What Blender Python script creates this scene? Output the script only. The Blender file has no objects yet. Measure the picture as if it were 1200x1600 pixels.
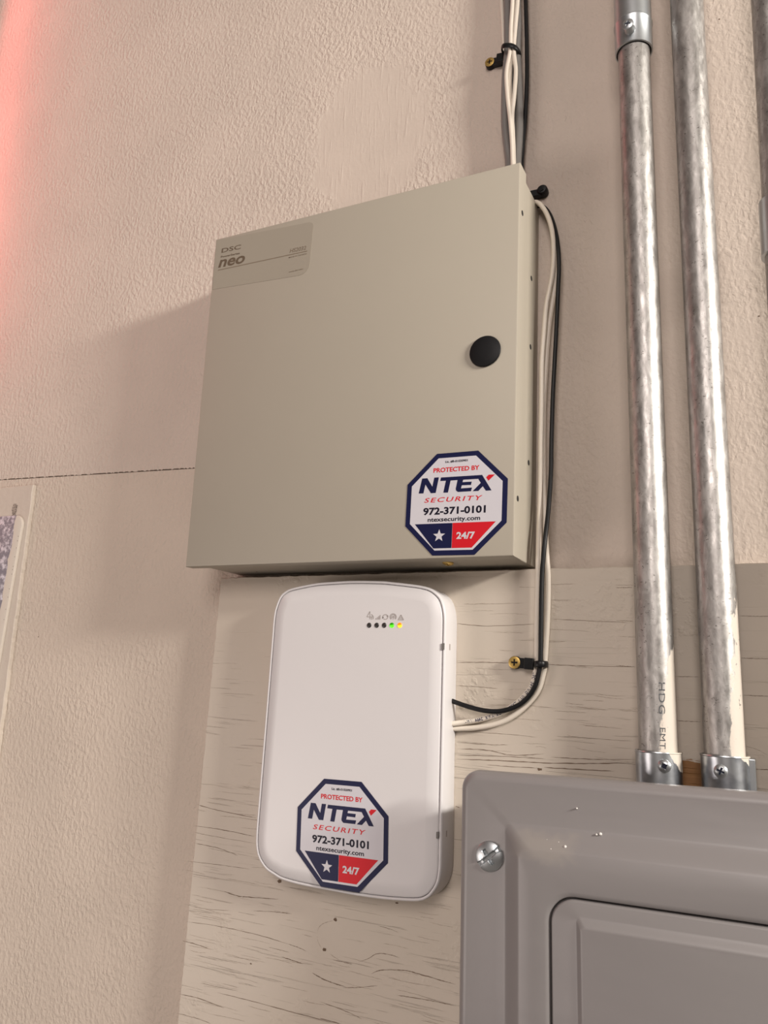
import bpy, bmesh, math, random
from mathutils import Vector, Matrix, Euler
from mathutils.geometry import tessellate_polygon
random.seed(7)
S = bpy.context.scene
COL = S.collection

# ------------------------------------------------------------------ camera
# world: x right along the wall, z up, wall surface at y = 0, room at y < 0
CAM = Vector((0.45267501, -0.58132337, -0.09252839))
FPX = 1250.28
EUL = Euler((1.78594386, -0.0457547, 0.45995054), 'XYZ')
cd = bpy.data.cameras.new('camera')
cam = bpy.data.objects.new('camera', cd); COL.objects.link(cam)
cam.location = CAM; cam.rotation_euler = EUL
cd.sensor_fit = 'VERTICAL'; cd.sensor_height = 36.0; cd.lens = FPX * 36.0 / 1600.0
cd.clip_start = 0.01
S.camera = cam
RM = EUL.to_matrix()

# ------------------------------------------------------------------ exposure, world, lights
S.view_settings.view_transform = 'Standard'
S.view_settings.look = 'None'
S.view_settings.gamma = 1.0
S.view_settings.use_curve_mapping = False
S.view_settings.exposure = -0.06
S.cycles.max_bounces = 6
S.cycles.diffuse_bounces = 3
w = bpy.data.worlds.new('world'); S.world = w; w.use_nodes = True
w.node_tree.nodes['Background'].inputs[0].default_value = (0.9, 0.86, 0.82, 1)
w.node_tree.nodes['Background'].inputs[1].default_value = 0.05

def area(name, loc, target, size, power, color, size_y=None):
    l = bpy.data.lights.new(name, 'AREA'); l.energy = power; l.color = color
    l.shape = 'RECTANGLE' if size_y else 'SQUARE'; l.size = size
    if size_y: l.size_y = size_y
    o = bpy.data.objects.new(name, l); COL.objects.link(o)
    o.location = loc
    o.rotation_euler = (Vector(target) - Vector(loc)).to_track_quat('-Z', 'Y').to_euler()
    return o
area('key_lamp', (2.30, -0.68, 0.72), (0.1, 0, 0.1), 0.50, 70.0, (1.0, 0.94, 0.86), 0.16)
area('fill_lamp', (0.75, -2.6, 1.0), (0.15, 0, 0.1), 1.0, 33.0, (1.0, 0.90, 0.85))
area('low_fill_lamp', (-1.2, -1.5, -0.7), (0.0, 0, 0.0), 0.8, 13.0, (1.0, 0.88, 0.82))
area('red_strip_lamp', (-0.455, -0.05, 0.70), (-0.35, 0, 0.70), 0.04, 0.48, (1.0, 0.16, 0.17), 0.90)  # unseen narrow red strip light, source of the glow at far left
area('red_fill_lamp', (-1.2, -0.5, 0.6), (0.0, 0, 0.4), 0.2, 1.0, (1.0, 0.22, 0.20), 0.6)  # unseen soft red fill, added to tint the wider wall pink

# ------------------------------------------------------------------ helpers
def ray(px, py):
    return (RM @ Vector(((px - 600) / FPX, -(py - 800) / FPX, -1)))
def Q(px, py, d):                       # photograph pixel -> point on the plane y = -d
    v = ray(px, py); t = (-d - CAM.y) / v.y
    return CAM + v * t
def QX(px, py, x):                      # photograph pixel -> point on the plane x = const
    v = ray(px, py); t = (x - CAM.x) / v.x
    return CAM + v * t
def q2(px, py, d):
    p = Q(px, py, d); return (p.x, p.z)

def props(o, label=None, cat=None, group=None, kind=None):
    if label: o['label'] = label
    if cat: o['category'] = cat
    if group: o['group'] = group
    if kind: o['kind'] = kind
    return o
def empty(name, loc, label=None, cat=None, group=None, kind=None):
    o = bpy.data.objects.new(name, None); COL.objects.link(o); o.location = loc
    o.empty_display_size = 0.02
    return props(o, label, cat, group, kind)
def wloc(o):
    v = Vector(o.location)
    while o.parent: o = o.parent; v += Vector(o.location)
    return v

class MB:
    def __init__(s): s.v = []; s.f = []
    def add(s, vs, fs):
        n = len(s.v); s.v += [Vector(v) for v in vs]; s.f += [tuple(i + n for i in f) for f in fs]
        return s
    def box(s, a, b):
        x0, y0, z0 = a; x1, y1, z1 = b
        return s.add([(x0,y0,z0),(x1,y0,z0),(x1,y1,z0),(x0,y1,z0),(x0,y0,z1),(x1,y0,z1),(x1,y1,z1),(x0,y1,z1)],
              [(0,3,2,1),(4,5,6,7),(0,1,5,4),(1,2,6,5),(2,3,7,6),(3,0,4,7)])
    def loops(s, L, cap0=False, cap1=True):
        n = len(L[0]); vs = [p for l in L for p in l]; fs = []
        for k in range(len(L) - 1):
            for i in range(n):
                j = (i + 1) % n
                fs.append((k*n+i, k*n+j, (k+1)*n+j, (k+1)*n+i))
        if cap0: fs.append(tuple(reversed(range(n))))
        if cap1: fs.append(tuple(range((len(L)-1)*n, len(L)*n)))
        return s.add(vs, fs)
    def prism(s, pts, d0, d1):          # outline in (x, z), from depth d0 to d1
        return s.loops([[(x, -d0, z) for x, z in pts], [(x, -d1, z) for x, z in pts]], True, True)
    def flat(s, pts, d):                # (concave) polygon lying at depth d
        t = tessellate_polygon([[Vector((x, z, 0)) for x, z in pts]])
        return s.add([(x, -d, z) for x, z in pts], [tuple(f) for f in t])
    def build(s, name, mat, parent=None, smooth=False, auto=None, bevel=0):
        me = bpy.data.meshes.new(name)
        off = wloc(parent) if parent else Vector((0, 0, 0))
        me.from_pydata([tuple(v - off) for v in s.v], [], s.f)
        bm = bmesh.new(); bm.from_mesh(me); bmesh.ops.recalc_face_normals(bm, faces=bm.faces)
        bm.to_mesh(me); bm.free()
        me.materials.append(mat)
        o = bpy.data.objects.new(name, me); COL.objects.link(o)
        if parent: o.parent = parent
        if bevel:
            m = o.modifiers.new('bevel', 'BEVEL'); m.width = bevel; m.segments = 3; m.limit_method = 'ANGLE'; m.angle_limit = math.radians(40)
        if smooth or auto:
            for p in me.polygons: p.use_smooth = True
            if auto:
                me.set_sharp_from_angle(angle=math.radians(auto))
        return o
def recenter(o):                        # origin of a parentless mesh to its centre
    c = sum((v.co for v in o.data.vertices), Vector()) / len(o.data.vertices)
    for v in o.data.vertices: v.co -= c
    o.location = c; return o

def rrect(u0, v0, u1, v1, r, n=8):      # rounded rectangle, v down; order clockwise from top left
    out = []
    for cx, cy, a in ((u0+r, v0+r, 180), (u1-r, v0+r, 270), (u1-r, v1-r, 0), (u0+r, v1-r, 90)):
        for k in range(n + 1):
            t = math.radians(a + 90 * k / n)
            out.append((cx + r*math.cos(t), cy + r*math.sin(t)))
    return out

def catmull(P, sub=8):
    P = [Vector(p) for p in P]; out = []
    for i in range(len(P) - 1):
        a = P[max(i-1, 0)]; b = P[i]; c = P[i+1]; d = P[min(i+2, len(P)-1)]
        for k in range(sub):
            t = k / sub
            out.append(0.5*((2*b) + (c-a)*t + (2*a-5*b+4*c-d)*t*t + (3*b-a-3*c+d)*t**3))
    out.append(P[-1]); return out
def sweep(mb, path, r, seg=12, ry=None, up=Vector((0, 1, 0)), closed=False):
    n = len(path); L = []
    for i, p in enumerate(path):
        if closed: t = (path[(i+1) % n] - path[i-1])
        else: t = (path[min(i+1, n-1)] - path[max(i-1, 0)])
        t.normalize(); a = t.cross(up); a.normalize(); b = a.cross(t); b.normalize()
        L.append([p + a*r*math.cos(2*math.pi*k/seg) + b*(ry or r)*math.sin(2*math.pi*k/seg) for k in range(seg)])
    if closed: L.append(L[0])
    mb.loops(L, not closed, not closed); return mb
def lathe(mb, base, axis, prof, seg=32): # prof: (radius, height along axis)
    base = Vector(base); axis = Vector(axis).normalized()
    a = axis.orthogonal().normalized(); b = axis.cross(a)
    L = [[base + axis*h + (a*math.cos(2*math.pi*k/seg) + b*math.sin(2*math.pi*k/seg))*max(r, 1e-6) for k in range(seg)] for r, h in prof]
    mb.loops(L, True, True); return mb

_txt = {}
def text_geo(s, bold=0.0, shear=0.0, spacing=1.0):
    key = (s, bold, shear, spacing)
    if key in _txt: return _txt[key]
    cu = bpy.data.curves.new('txt', 'FONT'); cu.body = s; cu.size = 1; cu.offset = bold; cu.shear = shear
    cu.space_character = spacing; cu.resolution_u = 3; cu.fill_mode = 'FRONT'
    o = bpy.data.objects.new('txt', cu); COL.objects.link(o)
    dg = bpy.context.evaluated_depsgraph_get(); dg.update()
    me = bpy.data.meshes.new_from_object(o.evaluated_get(dg))
    vs = [(v.co.x, v.co.y) for v in me.vertices]; fs = [tuple(p.vertices) for p in me.polygons]
    bpy.data.objects.remove(o); bpy.data.curves.remove(cu); bpy.data.meshes.remove(me)
    _txt[key] = (vs, fs); return _txt[key]
def text(mb, s, x0, x1, y0, h, fn, bold=0.0, shear=0.0, spacing=1.0, cap=0.72):
    """text spans x0..x1, baseline y0, cap height h; fn maps (x, y) to 3-D"""
    vs, fs = text_geo(s, bold, shear, spacing)
    a = min(v[0] for v in vs); b = max(v[0] for v in vs)
    return mb.add([fn(x0 + (v[0]-a)/(b-a)*(x1-x0), y0 + v[1]/cap*h) for v in vs], fs)

# ------------------------------------------------------------------ materials
def srgb(r, g, b):
    f = lambda c: (c/255/12.92) if c/255 <= 0.04045 else ((c/255 + 0.055)/1.055)**2.4
    return (f(r), f(g), f(b), 1)
class Mat:
    def __init__(s, name, col, rough=0.5, metal=0.0, spec=0.5):
        s.m = bpy.data.materials.new(name); s.m.use_nodes = True
        s.t = s.m.node_tree; s.b = s.t.nodes['Principled BSDF']
        s.b.inputs['Base Color'].default_value = col
        s.b.inputs['Roughness'].default_value = rough; s.b.inputs['Metallic'].default_value = metal
        s.b.inputs['Specular IOR Level'].default_value = spec
        s.pos = s.n('ShaderNodeNewGeometry').outputs['Position']
    def n(s, k, **kw):
        x = s.t.nodes.new(k)
        for a, v in kw.items():
            if hasattr(x, a): setattr(x, a, v)
            else: x.inputs[a].default_value = v
        return x
    def l(s, a, b): s.t.links.new(a, b)
    def map(s, scale, src=None, rot=(0,0,0)):
        m = s.n('ShaderNodeMapping'); m.inputs['Scale'].default_value = scale; m.inputs['Rotation'].default_value = rot
        s.l(src or s.pos, m.inputs[0]); return m.outputs[0]
    def noise(s, scale, detail=2, rough=0.5, vec=None, dist=0):
        x = s.n('ShaderNodeTexNoise'); x.inputs['Scale'].default_value = scale; x.inputs['Detail'].default_value = detail
        x.inputs['Roughness'].default_value = rough; x.inputs['Distortion'].default_value = dist
        s.l(vec or s.pos, x.inputs['Vector']); return x.outputs['Fac']
    def ramp(s, src, a, b, ca=0.0, cb=1.0):
        x = s.n('ShaderNodeMapRange'); x.interpolation_type = 'SMOOTHSTEP'
        s.l(src, x.inputs[0]); x.inputs[1].default_value = a; x.inputs[2].default_value = b
        x.inputs[3].default_value = ca; x.inputs[4].default_value = cb; return x.outputs[0]
    def math(s, op, a, b=None):
        x = s.n('ShaderNodeMath'); x.operation = op
        for i, v in enumerate((a, b)):
            if v is None: continue
            if isinstance(v, (int, float)): x.inputs[i].default_value = v
            else: s.l(v, x.inputs[i])
        return x.outputs[0]
    def mix(s, fac, a, b):
        x = s.n('ShaderNodeMix'); x.data_type = 'RGBA'
        s.l(fac, x.inputs[0])
        for i, v in ((6, a), (7, b)):
            if isinstance(v, tuple): x.inputs[i].default_value = v
            else: s.l(v, x.inputs[i])
        return x.outputs[2]
    def color(s, c): s.l(c, s.b.inputs['Base Color'])
    def bump(s, h, dist, strength=1.0):
        x = s.n('ShaderNodeBump'); x.inputs['Distance'].default_value = dist; x.inputs['Strength'].default_value = strength
        s.l(h, x.inputs['Height']); s.l(x.outputs[0], s.b.inputs['Normal']); return x
    def sep(s):
        x = s.n('ShaderNodeSeparateXYZ'); s.l(s.pos, x.inputs[0]); return x.outputs
def varied(name, col, rough, amt=0.06, scale=30, metal=0.0, spec=0.5, bump=0.0, bs=400):
    m = Mat(name, col, rough, metal, spec)
    c2 = tuple(max(0, c*(1-amt)) for c in col[:3]) + (1,)
    m.color(m.mix(m.noise(scale, 3), col, c2))
    if bump: m.bump(m.noise(bs, 2), bump)
    return m.m

def wall_material(name, col, patch):
    m = Mat(name, col, 0.62, 0, 0.28)
    # flat orange-peel blobs, joined by a finer grain
    n1 = m.noise(1, 2, 0.5, m.map((270, 270, 190)), 0.15)
    blob = m.ramp(n1, 0.32, 0.72)
    n2 = m.noise(600, 3, 0.6)
    n3 = m.noise(22, 2)
    h = m.math('ADD', m.math('MULTIPLY', blob, 0.75), m.math('MULTIPLY', n2, 0.40))
    h = m.math('MULTIPLY', h, m.ramp(n3, 0.2, 0.7, 0.55, 1.15))
    if patch:                          # hand-skimmed smooth patch over the cabinet
        X, Y, Z = m.sep()
        wob = m.math('MULTIPLY', m.math('SUBTRACT', m.noise(40, 2), 0.5), 0.05)
        (ax, az), (bx, bz) = q2(560, 225, 0), q2(700, 330, 0)
        dx = m.math('DIVIDE', m.math('SUBTRACT', m.math('ADD', X, wob), ax + 0.010), 0.062)
        dz = m.math('DIVIDE', m.math('SUBTRACT', m.math('ADD', Z, wob), az + 0.002), 0.085)
        r = m.math('SQRT', m.math('ADD', m.math('POWER', dx, 2), m.math('POWER', dz, 2)))
        keep = m.ramp(r, 0.85, 1.1, 0.12, 1.0)
        h = m.math('MULTIPLY', h, keep)
        st = m.noise(1, 3, 0.5, m.map((260, 260, 30), None, (0, 0.35, 0)))
        h = m.math('ADD', h, m.math('MULTIPLY', m.ramp(st, 0.5, 0.8, 0, 0.35), m.ramp(r, 0.9, 1.05, 1.0, 0.0)))
    h = m.math('MULTIPLY', h, m.ramp(m.sep()[0], 0.25, 0.42, 1.0, 0.45))
    m.bump(h, 0.00068)
    c2 = tuple(c*0.93 for c in col[:3]) + (1,)
    m.color(m.mix(m.ramp(m.noise(9, 4), 0.3, 0.7), col, c2))
    return m.m

M = {}
M['wall'] = wall_material('painted_orange_peel', (0.60, 0.515, 0.445, 1), True)
M['wall_low'] = wall_material('painted_orange_peel_lower', (0.60, 0.515, 0.435, 1), False)
M['room'] = varied('room_paint', (0.24, 0.225, 0.21, 1), 0.7)
M['floor'] = varied('concrete', (0.20, 0.19, 0.18, 1), 0.7, 0.2, 6)
M['gap'] = varied('dark_gap', (0.09, 0.065, 0.055, 1), 0.9)

def ply_material():
    col = (0.60, 0.53, 0.44, 1)
    col = (0.57, 0.505, 0.43, 1)
    m = Mat('painted_plywood', col, 0.5, 0, 0.35)
    X, Y, Z = m.sep()
    g = m.noise(1, 4, 0.6, m.map((14, 14, 420)), 0.4)
    lines = m.ramp(g, 0.60, 0.72)
    low = m.ramp(Z, -0.12, -0.03, 1.0, 0.18)
    lines = m.math('MULTIPLY', lines, low)
    blob = m.ramp(m.noise(190, 3), 0.45, 0.7)
    h = m.math('SUBTRACT', m.math('MULTIPLY', blob, m.ramp(m.noise(16, 3), 0.52, 0.68, 0.05, 0.9)), m.math('MULTIPLY', lines, 0.8))
    m.bump(h, 0.0004)
    base = m.mix(m.ramp(m.noise(8, 3), 0.3, 0.7), col, (0.545, 0.478, 0.40, 1))
    fine = m.ramp(m.noise(1, 3, 0.6, m.map((20, 20, 700)), 0.3), 0.66, 0.74, 0, 0.35)
    base = m.mix(m.math('MULTIPLY', fine, low), base, (0.30, 0.25, 0.20, 1))
    # bare wood left where the connectors meet the panel
    (cx, cz) = q2(1081, 1222, 0.018)
    wob = m.math('MULTIPLY', m.math('SUBTRACT', m.noise(1, 4, 0.6, m.map((60, 60, 420))), 0.5), 0.020)
    dx = m.math('ABSOLUTE', m.math('DIVIDE', m.math('SUBTRACT', m.math('ADD', X, wob), cx), 0.0125))
    dz = m.math('ABSOLUTE', m.math('DIVIDE', m.math('SUBTRACT', m.math('ADD', Z, wob), cz), 0.0125))
    bare = m.ramp(m.math('MAXIMUM', dx, dz), 0.95, 1.02, 1.0, 0.0)
    wood = m.mix(m.noise(1, 3, 0.6, m.map((30, 30, 900))), (0.20, 0.09, 0.028, 1), (0.33, 0.165, 0.06, 1))
    base = m.mix(bare, base, wood)
    m.color(base); return m.m
M['ply'] = ply_material()
M['crack'] = varied('crack_dark', (0.20, 0.145, 0.105, 1), 0.9)  # dark brown of the opened cracks
M['crack_soft'] = varied('hairline', (0.36, 0.295, 0.235, 1), 0.8)
M['knot'] = varied('bare_knot', (0.17, 0.11, 0.07, 1), 0.8, 0.3, 300)

M['cab'] = varied('cream_powder_coat', (0.385, 0.348, 0.288, 1), 0.45, 0.03, 20, 0, 0.25, 0.00002, 1800)
M['cab_dark'] = varied('hole_black', (0.015, 0.013, 0.012, 1), 0.8)
M['plate'] = varied('nameplate_film', (0.33, 0.292, 0.238, 1), 0.35, 0.03, 30)
M['plate_ink'] = varied('nameplate_ink', (0.125, 0.09, 0.06, 1), 0.5)
M['plate_ink2'] = varied('nameplate_ink_light', (0.20, 0.155, 0.11, 1), 0.5)
M['lock'] = varied('black_plastic', (0.008, 0.008, 0.009, 1), 0.5, 0.1, 60, 0, 0.2)
M['brass'] = varied('yellow_zinc', (0.62, 0.42, 0.13, 1), 0.35, 0.15, 300, 0.75)
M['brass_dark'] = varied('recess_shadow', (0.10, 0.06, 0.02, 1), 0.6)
M['white'] = varied('white_plastic', (0.67, 0.65, 0.655, 1), 0.33, 0.015, 15, 0, 0.4, 0.00001, 1500)
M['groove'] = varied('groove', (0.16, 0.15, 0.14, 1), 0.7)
M['icon'] = varied('grey_print', (0.38, 0.34, 0.32, 1), 0.5)
M['led_off'] = varied('led_smoked', (0.03, 0.026, 0.025, 1), 0.35)
M['st_white'] = varied('sticker_white', (0.60, 0.585, 0.625, 1), 0.35, 0.01, 30, 0, 0.2)
M['st_navy'] = varied('sticker_navy', (0.009, 0.011, 0.052, 1), 0.38, 0.05, 30, 0, 0.2)
M['st_red'] = varied('sticker_red', (0.60, 0.012, 0.022, 1), 0.38, 0.03, 30, 0, 0.2)
M['st_black'] = varied('sticker_black', (0.010, 0.009, 0.020, 1), 0.4, 0.05, 30, 0, 0.2)
M['c_white'] = varied('white_pvc', (0.74, 0.67, 0.58, 1), 0.38, 0.06, 60)
M['c_grey'] = varied('grey_pvc', (0.20, 0.19, 0.18, 1), 0.45, 0.1, 60)
M['c_black'] = varied('black_pvc', (0.006, 0.006, 0.007, 1), 0.42, 0.05, 30, 0, 0.3)
M['print'] = varied('cable_print', (0.05, 0.05, 0.09, 1), 0.5)
M['tie'] = varied('black_nylon', (0.005, 0.005, 0.006, 1), 0.4, 0.05, 30, 0, 0.3)
M['zinc'] = varied('bright_zinc', (0.54, 0.57, 0.59, 1), 0.36, 0.15, 120, 0.95)
M['zinc_dark'] = varied('screw_recess_shade', (0.03, 0.035, 0.06, 1), 0.4, 0.1, 60, 0.6)  # colour for the shade painted into zinc screw recesses
M['speck'] = varied('paint_speck', (0.75, 0.72, 0.68, 1), 0.3)

def led(name, c1, c2, zc, st):
    m = Mat(name, c1, 0.3)
    X, Y, Z = m.sep()
    c = m.mix(m.ramp(Z, zc - 0.0006, zc + 0.0009), c1, c2)
    m.color(c); m.l(c, m.b.inputs['Emission Color']); m.b.inputs['Emission Strength'].default_value = st
    return m.m

def panel_material():
    col = (0.222, 0.210, 0.206, 1)
    m = Mat('grey_enamel', col, 0.36, 0, 0.5)
    X, Y, Z = m.sep()
    base = m.mix(m.noise(8, 3), col, (0.236, 0.218, 0.218, 1))
    (sx, sz), (sx2, _z) = q2(812, 1318, 0.083), q2(890, 1318, 0.083)   # dusty tan stain with a shape of its own
    wob = m.math('MULTIPLY', m.math('SUBTRACT', m.noise(120, 4), 0.5), 0.012)
    dx = m.math('ABSOLUTE', m.math('DIVIDE', m.math('SUBTRACT', m.math('ADD', X, wob), (sx + sx2)/2), (sx2 - sx)*0.72))
    dz = m.math('ABSOLUTE', m.math('DIVIDE', m.math('SUBTRACT', m.math('ADD', Z, wob), sz), 0.0085))
    st_ = m.ramp(m.math('MAXIMUM', dx, dz), 0.35, 1.1, 0.30, 0.0)
    m.color(m.mix(st_, base, (0.36, 0.32, 0.27, 1)))
    big = m.noise(1, 2, 0.5, m.map((9, 9, 40)))
    m.bump(m.math('ADD', m.math('MULTIPLY', big, 1.0), m.math('MULTIPLY', m.noise(700, 2), 0.02)), 0.0006)
    return m.m
M['panel'] = panel_material()
M['panel_can'] = varied('grey_enamel_can', (0.20, 0.19, 0.185, 1), 0.5)

def pipe_material(name, cx, paint):
    """galvanised conduit; paint = list of (z0, z1, u0 at z0, u1 at z1) where u is (x-cx)/r: the overspray lies to the right of u"""
    col = (0.50, 0.49, 0.475, 1)
    m = Mat(name, col, 0.42, 0.8)
    X, Y, Z = m.sep()
    st = m.noise(1, 4, 0.65, m.map((160, 160, 60)), 0.8)
    sp = m.noise(1, 3, 0.7, m.map((300, 300, 480)), 0.3)
    c = m.mix(m.ramp(st, 0.35, 0.7), (0.34, 0.325, 0.31, 1), (0.53, 0.515, 0.495, 1))
    c = m.mix(m.ramp(sp, 0.62, 0.69, 0, 0.8), c, (0.12, 0.11, 0.10, 1))
    vor = m.n('ShaderNodeTexVoronoi'); vor.inputs['Scale'].default_value = 1
    m.l(m.map((230, 230, 90)), vor.inputs['Vector'])
    c = m.mix(m.math('MULTIPLY', vor.outputs['Color'], 0.30), c, (0.30, 0.28, 0.27, 1))
    r = m.ramp(m.noise(1, 3, 0.6, m.map((200, 200, 70))), 0.3, 0.7, 0.36, 0.55)
    metal = m.math('ADD', 0.85, 0.0)
    if paint:
        z0, z1, u0, u1 = paint
        wob = m.math('MULTIPLY', m.math('SUBTRACT', m.noise(1, 4, 0.65, m.map((120, 120, 55))), 0.5), 0.9)
        u = m.math('DIVIDE', m.math('SUBTRACT', X, cx), 0.0117)
        lim = m.n('ShaderNodeMapRange'); m.l(Z, lim.inputs[0])
        lim.inputs[1].default_value = z0; lim.inputs[2].default_value = z1; lim.inputs[3].default_value = u0; lim.inputs[4].default_value = u1
        k = m.math('SUBTRACT', m.math('ADD', u, wob), lim.outputs[0])
        pm = m.ramp(k, -0.03, 0.03)
        chips = m.ramp(m.noise(1, 3, 0.6, m.map((260, 260, 200))), 0.66, 0.70, 1.0, 0.0)
        pm = m.math('MULTIPLY', pm, chips)
        c = m.mix(pm, c, (0.64, 0.575, 0.50, 1))
        metal = m.math('MULTIPLY', m.math('SUBTRACT', 1.0, pm), 0.85)
        rr = m.math('ADD', m.math('MULTIPLY', m.math('SUBTRACT', 0.55, r), pm), r); r = rr
    m.color(c); m.l(metal, m.b.inputs['Metallic']); m.l(r, m.b.inputs['Roughness'])
    m.bump(m.noise(1, 3, 0.6, m.map((180, 180, 130))), 0.00012)
    return m.m

# ------------------------------------------------------------------ setting
PLY = 0.018
# front wall: backing slab and two drywall sheets meeting in an open joint
wf = empty('wall_front', (0, 0, 0), kind='structure')
MB().box((-2.2, 0.004, -1.4), (3.0, 0.12, 1.6)).build('wall_core', M['gap'], wf)
j0 = Vector(Q(-60, 753.5, 0)); j1 = Vector(Q(303, 731.5, 0))
def jz(x): return j0.z + (x - j0.x)/(j1.x - j0.x)*(j1.z - j0.z)
rnd = random.Random(3)
xs = [-2.2, -0.6] + [-0.42 + 0.0016*i for i in range(0, 265)]
up, lo = [], []
for x in xs:
    a = 0.00075 if rnd.random() < 0.7 else -0.00005
    up.append((x, jz(x) + a + rnd.uniform(0, 0.0002))); lo.append((x, jz(x) - 0.00055 + rnd.uniform(0, 0.0002)))
xe = xs[-1]
def sheet(top, bottom, d0, d1):         # strip between two rows of (x, z) with closed edges
    mb = MB(); n = len(top)
    vs = [(x, -d1, z) for x, z in top] + [(x, -d1, z) for x, z in bottom] + [(x, -d0, z) for x, z in top] + [(x, -d0, z) for x, z in bottom]
    fs = []
    for i in range(n - 1):
        fs += [(i, i+1, n+i+1, n+i), (2*n+i, 2*n+i+1, i+1, i), (n+i, n+i+1, 3*n+i+1, 3*n+i)]
    return mb.add(vs, fs)
p = sheet([(x, 1.6) for x, z in up], up, -0.004, 0.0)
p.add([(xe, 0, 1.6), (3.0, 0, 1.6), (3.0, 0, -1.4), (xe, 0, -1.4)], [(0, 1, 2, 3)])
p.build('wall_panel', M['wall'], wf)['label'] = 'upper textured drywall sheet'
sheet(lo, [(x, -1.4) for x, z in lo], -0.004, 0.0).build('wall_panel', M['wall_low'], wf)['label'] = 'lower textured drywall sheet'
# small dark pits in the paint
for px, py in ((78, 478), (60, 995), (1186, 494), (1124, 30)):
    lathe(MB(), Q(px, py, 0.0), (0, -1, 0), [(0.0006, 0), (0.0005, 0.0002)], 8).build('paint_pit', M['knot'], wf)

def struct(name, mb, mat):
    o = mb.build(name, mat); o['kind'] = 'structure'; return o
struct('floor', MB().box((-2.2, -3.6, -1.45), (3.0, 0.1, -1.4)), M['floor'])
struct('ceiling', MB().box((-2.2, -3.6, 1.6), (3.0, 0.1, 1.65)), M['room'])
struct('wall_left', MB().box((-2.25, -3.6, -1.4), (-2.2, 0.1, 1.6)), M['room'])
struct('wall_right', MB().box((3.0, -3.6, -1.4), (3.05, 0.1, 1.6)), M['room'])
struct('wall_back', MB().box((-2.2, -3.65, -1.4), (3.0, -3.6, 1.6)), M['room'])

# ------------------------------------------------------------------ left trim and galvanised strap
e0 = Q(52, 757, 0.004); e1 = Q(4, 1110, 0.004)
tr = empty('trim_1', (-0.33, 0, 0), kind='structure')
def ex(z): return e0.x + (z - e0.z)/(e1.z - e0.z)*(e1.x - e0.x)
right = [(ex(z) + rnd.uniform(-0.0005, 0.0005), z) for z in [e0.z - 0.004*i for i in range(0, 120)]]
L = [(x, z) for x, z in right]
pts0 = [(-0.46, e0.z)] + L + [(-0.46, L[-1][1])]
mbt = MB(); n = len(pts0)
ins = [(-0.46, e0.z - 0.001)] + [(x - 0.0007, min(z, e0.z - 0.0006)) for x, z in L] + [(-0.46, L[-1][1])]
mbt.loops([[(x, 0.0, z) for x, z in pts0], [(x, -0.0034, z) for x, z in pts0], [(x, -0.004, z) for x, z in ins]], False, True)
mbt.build('board', varied('trim_paint', (0.57, 0.50, 0.43, 1), 0.5, 0.05, 20, 0, 0.4, 0.0004, 160), tr)
mbh = MB(); hc = Q(23, 797, 0.004); pts = []
for k in range(22):
    a = 2*math.pi*k/22; rr = rnd.uniform(0.75, 1.15)
    pts.append((hc.x + 0.0042*rr*math.cos(a), hc.z + 0.0088*rr*math.sin(a)))
hm = Mat('torn_hole', (0.12, 0.09, 0.075, 1), 0.9)
hm.color(hm.mix(hm.ramp(hm.noise(1500, 3), 0.42, 0.58), (0.06, 0.045, 0.035, 1), (0.50, 0.42, 0.36, 1)))
mbh.flat(pts, 0.00415).build('torn_hole', hm.m, tr)

st = empty('metal_strap', Q(0, 815, 0.004), 'galvanised metal strap with cream paint along its right edge, at left beside the painted trim', 'strap')
g0 = Q(31, 835, 0.007); g1 = Q(1, 1010, 0.007); gt = Q(10, 806, 0.007)
gx = lambda z: g0.x + (z - g0.z)/(g1.z - g0.z)*(g1.x - g0.x)
def strap_outline(ins):
    o = [(-0.44, gt.z - ins)]
    R = 0.012
    cx = gx(gt.z) - R
    for k in range(9):
        a = math.radians(90 - 90*k/8); o.append((cx + (R-ins)*math.cos(a), gt.z - R + (R-ins)*math.sin(a)))
    z = gt.z - R - 0.004
    while z > gt.z - 0.42: o.append((gx(z) - ins, z)); z -= 0.006
    o.append((-0.44, z)); return o
sm = Mat('galvanised_strap', (0.42, 0.42, 0.46, 1), 0.5, 0.5)
X, Y, Z = sm.sep()
cc = sm.mix(sm.ramp(sm.noise(170, 4, 0.7), 0.42, 0.66), (0.27, 0.27, 0.31, 1), (0.75, 0.76, 0.82, 1))
sil0 = Q(23, 820, 0.007); sil1 = Q(-3, 975, 0.007)
u = sm.math('SUBTRACT', sm.math('ADD', X, sm.math('MULTIPLY', sm.math('SUBTRACT', sm.noise(60, 3), 0.5), 0.008)), sil0.x)
sl = (sil1.x - sil0.x)/(sil1.z - sil0.z)
u = sm.math('SUBTRACT', u, sm.math('MULTIPLY', sm.math('SUBTRACT', Z, sil0.z), sl))
pm = sm.ramp(u, -0.0003, 0.0003)
sm.color(sm.mix(pm, cc, (0.57, 0.51, 0.445, 1)))
sm.l(sm.math('MULTIPLY', sm.math('SUBTRACT', 1.0, pm), 0.45), sm.b.inputs['Metallic'])
MB().loops([[(x, -0.004, z) for x, z in strap_outline(0)], [(x, -0.0058, z) for x, z in strap_outline(0)],
            [(x, -0.0067, z) for x, z in strap_outline(0.0003)], [(x, -0.0070, z) for x, z in strap_outline(0.0010)]], True, True).build('plate', sm.m, st, auto=30)
for py in (838, 845, 856, 870, 885, 890, 897, 920, 933, 952, 968):
    xx = 31 - (py - 835)*30/175
    pp = Q(xx - 2, py, 0.0071)
    lathe(MB(), pp, (0, -1, 0), [(0.0004, -0.0002), (0.00035, 0.0001)], 6).build('pinhole', M['knot'], st)

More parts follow.
